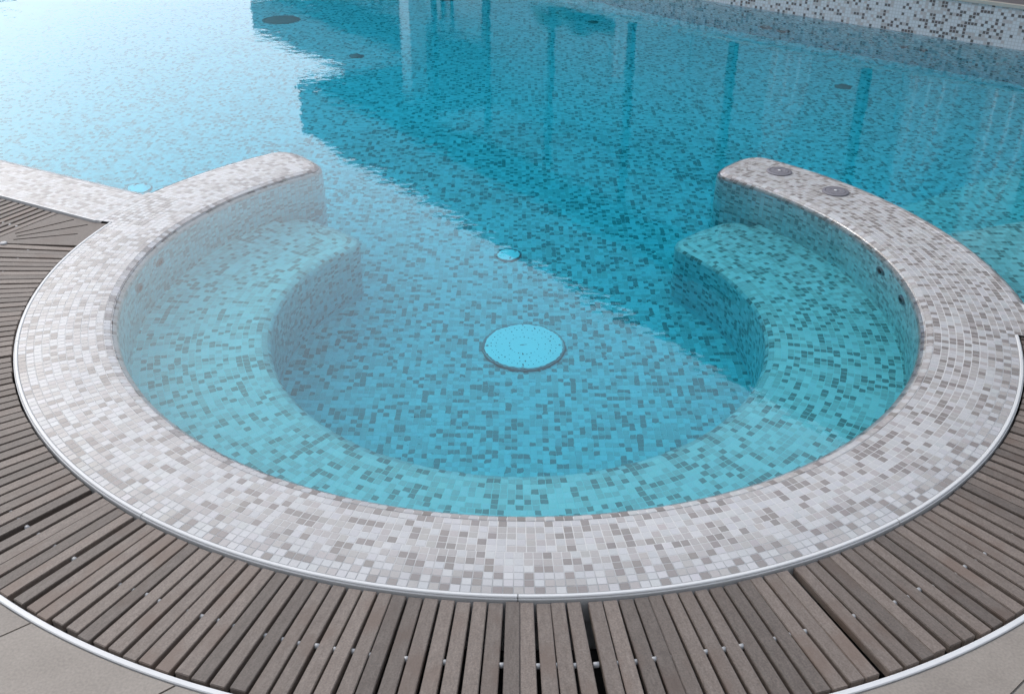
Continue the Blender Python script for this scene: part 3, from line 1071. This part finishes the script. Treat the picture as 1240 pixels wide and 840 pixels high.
own(o, g2)
o['label'] = 'solid corner board with three fanned slots'
o = lathe('cap', [(0.0, 0.004), (0.011, 0.004), (0.014, 0.001), (0.014, -0.01)], M_SPACER, None, 20)
o.location = (-2.03, 3.648, DECK_Z)
own(o, g2)

# ------------------------------------------------------------------ fittings in the spa
PX, PY = 0.050, 3.688
plate = thing('air_plate', (PX, PY, FLOOR_Z), 'large round white perforated air plate on the spa floor', 'air plate')
RP = 0.166
lathe('rim_ring', [(RP + 0.010, 0.0), (RP + 0.010, 0.010), (RP + 0.007, 0.017), (RP + 0.003, 0.018), (RP - 0.002, 0.016), (RP - 0.002, 0.010)], M_STEELDK, plate, 72)
disc = lathe('disc', [(RP - 0.0025, 0.008), (RP - 0.0025, 0.0175), (RP - 0.012, 0.0195), (0.09, 0.0225), (0.0, 0.0235)], M_PLATE, plate, 72)
def dot(vv, ff, x, y, z, r, n=8):
    b = len(vv)
    vv += [(x + r * math.cos(2 * math.pi * k / n), y + r * math.sin(2 * math.pi * k / n), z) for k in range(n)]
    ff.append(tuple(range(b, b + n)))
vv, ff = [], []
for rr, n in ((0.062, 22), (0.092, 26), (0.118, 32), (0.137, 38)):
    if rr == 0.092: n = 13
    for k in range(n):
        a = 2 * math.pi * (k + 0.3) / n
        zz = 0.0195 + (0.0225 - 0.0195) * max(0, min(1, (RP - 0.012 - rr) / (RP - 0.012 - 0.09))) + 0.0009
        if rr < 0.09: zz = 0.0237
        dot(vv, ff, rr * math.cos(a), rr * math.sin(a), zz, 0.0026)
o = mesh_obj('perforation', vv, ff, M_BLACK, disc); o['kind'] = 'stuff'
for a in (3, 92, 181, 268):
    o = lathe('screw', [(0, 0.003), (0.0045, 0.0026), (0.0058, 0)], M_STEELDK, disc, 14)
    o.location = ((RP - 0.013) * math.cos(R(a)), (RP - 0.013) * math.sin(R(a)), 0.0192)
mk = box_bm(-0.014, 0.014, -0.0022, 0.0022, 0.0233, 0.0242)
bm_obj('centre_mark', mk, M_GREY, disc)

def floor_fitting(name, loc, r, label, cat, dome, m_cap, m_ring, screws=3, group=None):
    t = thing(name, loc, label, cat, group)
    lathe('rim_ring', [(r, 0), (r, 0.005), (r * 0.94, 0.010), (r * 0.86, 0.011), (r * 0.84, 0.006)], m_ring, t, 40)
    cp = lathe('cap', [(r * 0.845, 0.004), (r * 0.83, 0.0105), (r * 0.5, 0.0105 + dome * 0.7), (0, 0.0105 + dome)], m_cap, t, 40)
    for k in range(screws):
        o = lathe('screw', [(0, 0.0035), (0.005, 0.003), (0.0062, 0)], M_STEELDK, cp, 12)
        a = R(40 + 360 * k / screws)
        o.location = (r * 0.6 * math.cos(a), r * 0.6 * math.sin(a), 0.0105 + dome * 0.55)
    return t
floor_fitting('floor_inlet', (-0.02, 4.495, FLOOR_Z), 0.064, 'small round white inlet with screws on the spa floor behind the air plate', 'inlet', 0.006, M_PLATE, M_STEELDK)
floor_fitting('underwater_light', (-2.06, 5.185, FLOOR_Z), 0.068, 'small round pale light on the pool floor by the left rim corner', 'pool light', 0.004, M_PLATE, M_STEELDK, 2)
g = 'dark drains on the main pool floor'
for (x, y, r_), lab in (((-2.06, 9.03, 0.165), 'big dark floor drain far off in the main pool at the upper left'),
                        ((-1.235, 7.868, 0.06), 'small dark floor drain in the main pool near the big drain'),
                        ((0.69, 9.09, 0.05), 'tiny dark floor drain far off in the middle of the main pool'),
                        ((2.358, 7.153, 0.062), 'small dark floor drain in the main pool near the far mosaic wall'),
                        ((-0.66, 9.985, 0.085), 'dark floor drain at the top edge of the picture in the main pool')):
    floor_fitting('floor_drain', (x, y, FLOOR_Z), r_, lab, 'drain', 0.012, M_DRAIN, M_DRAIN, 0, g)

# jets in the ring wall
def jet(ang, z, label):
    a = R(ang)
    rr = 1.4405
    t = thing('water_jet', (C[0] + rr * math.cos(a), C[1] + rr * math.sin(a), z), label, 'water jet', 'jets in the spa wall', a)
    m = Matrix.Rotation(R(-90), 4, 'Y')          # opening faces the spa centre
    lathe('rim_ring', [(0.034, -0.004), (0.034, 0.004), (0.029, 0.009), (0.021, 0.008), (0.020, 0.0)], M_STEELDK, t, 24, mtx=m)
    nz = lathe('nozzle', [(0.0205, 0.001), (0.018, 0.007), (0.014, 0.010), (0.011, 0.009), (0.010, 0.0)], M_BLACK, t, 20, mtx=m)
    lathe('bore', [(0.0108, 0.003), (0.0, 0.003)], M_BLACK, nz, 16, mtx=m)
jet(173.2, -0.135, 'small chrome jet in the left spa wall, the farther of two')
jet(182.0, -0.145, 'small chrome jet in the left spa wall, the nearer of two')
jet(5.6, -0.115, 'small dark jet in the right spa wall, the farther of two')
jet(-4.0, -0.125, 'small dark jet in the right spa wall, the nearer of two')

# round buttons on the right arm
for ang, lab in ((42.1, 'round grey push button on the right spa arm nearer its rounded end'), (30.9, 'round grey push button on the right spa arm farther from its rounded end')):
    a = R(ang)
    t = thing('push_button', (C[0] + 1.682 * math.cos(a), C[1] + 1.682 * math.sin(a), RIM_Z), lab, 'button', 'buttons on the spa rim', a)
    lathe('collar', [(0.060, -0.002), (0.060, 0.0045), (0.056, 0.007), (0.046, 0.0068), (0.045, 0.003)], M_GREY, t, 40)
    k_ = lathe('disc', [(0.0445, 0.002), (0.0435, 0.0068), (0.026, 0.0078), (0.025, 0.0066), (0.012, 0.0066), (0.011, 0.0085), (0.0, 0.009)], M_GREY, t, 40)
    lathe('centre_mark', [(0.0, 0.0102), (0.006, 0.0100), (0.0075, 0.0088)], M_PVC, k_, 16)

# fittings on the sunk face of the far wall
wd = np.array((3.667, 7.165)) - np.array((2.80, 7.93)); wa = math.atan2(wd[1], wd[0])
for (x, y, z, r_), lab in (((2.09, 8.56, -0.64, 0.055), 'dark round fitting low on the far mosaic wall, left of a pair'), ((2.21, 8.45, -0.66, 0.06), 'dark round fitting low on the far mosaic wall, right of a pair'),
                           ((2.971, 7.76, -0.48, 0.03), 'small dark nozzle on the far mosaic wall, left of two'), ((3.081, 7.66, -0.48, 0.03), 'small dark nozzle on the far mosaic wall, right of two')):
    t = thing('wall_fitting', (x, y, z), lab, 'wall fitting', 'fittings on the far wall', wa)
    m = Matrix.Rotation(R(90), 4, 'X')
    lathe('rim_ring', [(r_, -0.03), (r_, 0.012), (r_ * .9, 0.02), (r_ * .7, 0.019), (r_ * .68, 0.008)], M_STEELDK, t, 24, mtx=m)
    lathe('cap', [(r_ * .69, 0.006), (r_ * .3, 0.014), (0, 0.015)], M_BLACK, t, 24, mtx=m)

# ------------------------------------------------------------------ buildings that the water mirrors
FD = np.array((0.586, -0.811)); FN = np.array((0.811, 0.586))      # along the eaves, and back from the pool
TZ = WALL_H + 0.012                                               # far terrace level
def slab(name, o0, a0, a1, b0, b1, z0, z1, material, parent):
    p = np.array(o0)
    q = [tuple(p + FD * a + FN * b) for a, b in ((a0, b0), (a1, b0), (a1, b1), (a0, b1))]
    return own(poly_prism(name, [q], z0, z1, material), parent)

EA = (-3.80, 17.354)
pav1 = thing('pool_pavilion', (EA[0], EA[1], TZ), 'long open pavilion with flat grey roof on dark posts, mirrored in the water', 'pavilion')
rf = slab('roof', EA, 0, 30, 0.02, 2.6, 2.92, 3.80, M_FASCIA, pav1)
def sub(o, p):
    o.parent = p
    return o
so = slab('soffit', EA, 0.06, 29.9, 0.10, 0.75, 2.87, 2.918, M_SOFFIT, pav1)
slab('ceiling', EA, 3.2, 29.9, 0.752, 2.5, 2.885, 2.918, M_RENDER, pav1)
M_PANEL = plain('blue_grey_panel', (0.40, 0.43, 0.45), 0.6, noise=0.08, nscale=1.2)
for k in range(18):
    b0 = 2.95 + 1.49 * k
    slab('wall_panel', EA, b0, b0 + 1.478, 2.0, 2.08, TZ, 2.884, M_PANEL, pav1)
slab('soffit', EA, 0.06, 3.19, 0.752, 2.5, 2.87, 2.918, M_SOFFIT, pav1)
# posts: the measured line, equal bays
P0, PV = np.array((-1.256, 15.9)), np.array((0.8586, -1.447))
pa = math.atan2(FD[1], FD[0])
for k in range(0, 14):
    p = P0 + PV * k
    if k < 6 or k % 1 == 0:
        bm = box_bm(-0.036, 0.036, -0.036, 0.036, TZ, 2.869, 0.005)
        o = bm_obj('post', bm, M_POST); o.location = (p[0], p[1], 0); o.rotation_euler = (0, 0, pa); bpy.context.view_layer.update(); own(o, pav1)
o = bm_obj('column', box_bm(-0.15, 0.15, -0.15, 0.15, TZ, 2.869, 0.01), M_RENDER); o.location = (-1.62, 16.25, 0); o.rotation_euler = (0, 0, pa); own(o, pav1)
for k, wdt in ((3, 0.42), (7, 0.5)):
    pass
def curtain(p, width, z1, label, gather=0.3):
    t = thing('curtain', (p[0], p[1], TZ), label, 'curtain', 'white curtains in the pavilion', pa)
    nx, nz = 40, 14
    vv, ff = [], []
    for j in range(nz + 1):
        tz = j / nz
        w = width * (1 - gather * math.sin(min(1, (1 - tz) * 1.3) * math.pi) ** 2 * 0.9)
        for i in range(nx + 1):
            u = i / nx
            vv.append((u * w, 0.045 * math.sin(u * 22) * (0.6 + 0.4 * (1 - tz)), tz * (z1 - TZ)))
    for j in range(nz):
        for i in range(nx):
            a = j * (nx + 1) + i
            ff.append((a, a + 1, a + nx + 2, a + nx + 1))
    o = mesh_obj('cloth', vv, ff, M_CURTAIN, t, True)
    md = o.modifiers.new('thick', 'SOLIDIFY'); md.thickness = 0.004
    r_ = bm_obj('rail', box_bm(-0.05, width + 0.05, -0.02, 0.02, z1 - TZ, z1 - TZ + 0.03), M_POST, t)
def bay(k, f=0.0, back=0.3):
    return P0 + PV * (k + f) + FN * back
curtain(bay(2, 0.58), 0.42, 1.55, 'white curtain hanging left of the third bay post, mirrored in the pool', 0.0)
curtain(bay(4, 0.15), 0.5, 2.8, 'white gathered curtain in the bay behind the right arm buttons, mirrored', 0.6)
curtain(bay(5, 0.15), 0.45, 2.8, 'white gathered curtain just right of the nearest mirrored post', 0.6)
curtain(bay(5, 0.6), 0.5, 2.8, 'white gathered curtain at the upper right edge of the mirrored pavilion', 0.5)

# second wing farther back with a glazed front
EB = (-6.55, 25.6)
wing = thing('far_wing', (EB[0], EB[1], TZ), 'farther low wing with grey flat roof and pale glazed front, mirrored at upper left', 'building')
slab('roof', EB, 0, 16, 0, 8, 2.95, 3.80, M_FASCIA, wing)
slab('soffit', EB, 0.05, 15.9, 0.08, 7.9, 2.90, 2.948, M_SOFFIT, wing)
slab('wall', EB, 0.4, 15.5, 1.6, 7.5, TZ, 2.898, M_RENDER, wing)
for k in range(9):
    b = 0.9 + 1.5 * k
    w = slab('window', EB, b, b + 1.1, 1.54, 1.60, TZ + 0.05, 2.6, M_GLASS if k % 3 == 2 else M_RENDER, wing)
    for e in (b - 0.03, b + 1.1):
        own(slab('mullion', EB, e, e + 0.045, 1.49, 1.545, TZ, 2.75, M_POST, pav1), wing)

# dark building at the far left
bl = thing('far_building', (-13.5, 24.4, 0), 'dark blue-grey building corner mirrored at the upper left edge of the water', 'building')
own(bm_obj('wall', box_bm(-21.0, -14.9, 24.6, 31, DECK_Z - 0.012, 3.6), M_FASCIA), bl)
own(bm_obj('roof', box_bm(-21.2, -14.7, 24.4, 31.2, 3.602, 3.9), M_SOFFIT), bl)
for k in range(3):
    wv = bm_obj('window', box_bm(-16.5 - 2 * k, -15.5 - 2 * k, 24.54, 24.598, 1.0, 2.6), M_GLASS); own(wv, bl)

# pale building closing the view behind the pavilion
HB = tuple(np.array(EA) + FN * 7.4 + FD * 1.5)
bb = thing('hotel_building', (HB[0], HB[1], TZ), 'tall pale building seen through the pavilion posts in the mirror image', 'building')
slab('wall', HB, 0, 34, 0, 7, TZ, 6.6, M_RENDER, bb)
slab('parapet', HB, -0.1, 34.1, -0.1, 7.1, 6.602, 7.0, M_FASCIA, bb)
for i in range(9):
    w_ = slab('window', HB, 1.6 + 3.6 * i, 2.9 + 3.6 * i, -0.05, -0.002, 4.6, 6.0, M_GLASS, bb)
bounce_slab = slab('bounce_floor', EA, 1.0, 34, 0.9, 7.35, TZ + 0.002, TZ + 0.012, plain('pale_bounce_stone', (0.62, 0.61, 0.59), 0.7, noise=0.08, nscale=2), bb)  # pale slab added to bounce light up onto the soffit and back wall

# unseen block added behind the viewer to keep sky light off the spa
nb = thing('sky_blocker', (-4, -6.5, DECK_Z), 'long plain grey block added out of view to cut sky light on the spa', 'building')
own(bm_obj('wall', box_bm(-24, 14, -16, -6.5, DECK_Z - 0.01, 9.5), plain('sky_blocker_grey', (0.30, 0.30, 0.30), 0.85, noise=0.08, nscale=1.5)), nb)  # body of the added sky blocker
own(bm_obj('parapet', box_bm(-24.2, 14.2, -16.2, -6.3, 9.502, 10.0), M_FASCIA), nb)  # top edge of the added sky blocker
for i in range(9):
    for z0 in (0.9, 4.0, 7.0):
        own(bm_obj('window', box_bm(-22.5 + 4 * i, -20.7 + 4 * i, -6.498, -6.44, z0, z0 + 1.7), M_GLASS), nb)  # dark panes on the added sky blocker

# palms behind the posts
def palm(loc, h, label, nf=16, L=1.3):
    t = thing('palm_tree', loc, label, 'palm', 'palms behind the pavilion')
    prof = [(0.09, 0), (0.08, 0.05)]
    for k in range(1, 14):
        z = 0.05 + (h - 0.05) * k / 13
        prof += [(0.05 - 0.01 * k / 13, z - 0.012), (0.056 - 0.01 * k / 13, z)]
    prof.append((0, h + 0.05))
    lathe('trunk', prof, M_TRUNK, t, 14, smooth=False)
    for k in range(nf):
        az = 2 * math.pi * k / nf * 2.4 + random.uniform(-.2, .2)
        up = random.uniform(-0.1, 1.1)
        vv, ff = [], []
        pos = Vector((0, 0, h)); pit = up
        ln = L * random.uniform(0.8, 1.1)
        n = 16
        for i in range(n):
            st = ln / n
            d = Vector((math.cos(az) * math.cos(pit), math.sin(az) * math.cos(pit), math.sin(pit)))
            side = Vector((-math.sin(az), math.cos(az), 0))
            nxt = pos + d * st
            w = 0.42 * ln * math.sin(math.pi * min(1, (i + 1.5) / (n + 1))) ** 0.6
            for sg in (-1, 1):
                tip = nxt + side * sg * w * 0.8 + d * w * 0.5 - Vector((0, 0, w * 0.35))
                b = len(vv)
                vv += [tuple(pos), tuple(nxt), tuple(tip)]
                ff.append((b, b + 1, b + 2) if sg > 0 else (b + 1, b, b + 2))
            b = len(vv)
            vv += [tuple(pos + side * 0.012), tuple(pos - side * 0.012), tuple(nxt - side * 0.01), tuple(nxt + side * 0.01)]
            ff.append((b, b + 1, b + 2, b + 3))
            pos = nxt
            pit -= 0.11
        mesh_obj('frond', vv, ff, M_FROND, t)
palm((-0.62, 13.75, TZ), 0.34, 'small green palm behind the second mirrored post, its crown cut by the picture top', 30, 0.6)
palm((0.78, 12.75, TZ), 0.52, 'small green palm with fuller crown behind the fourth mirrored post', 34, 0.75)
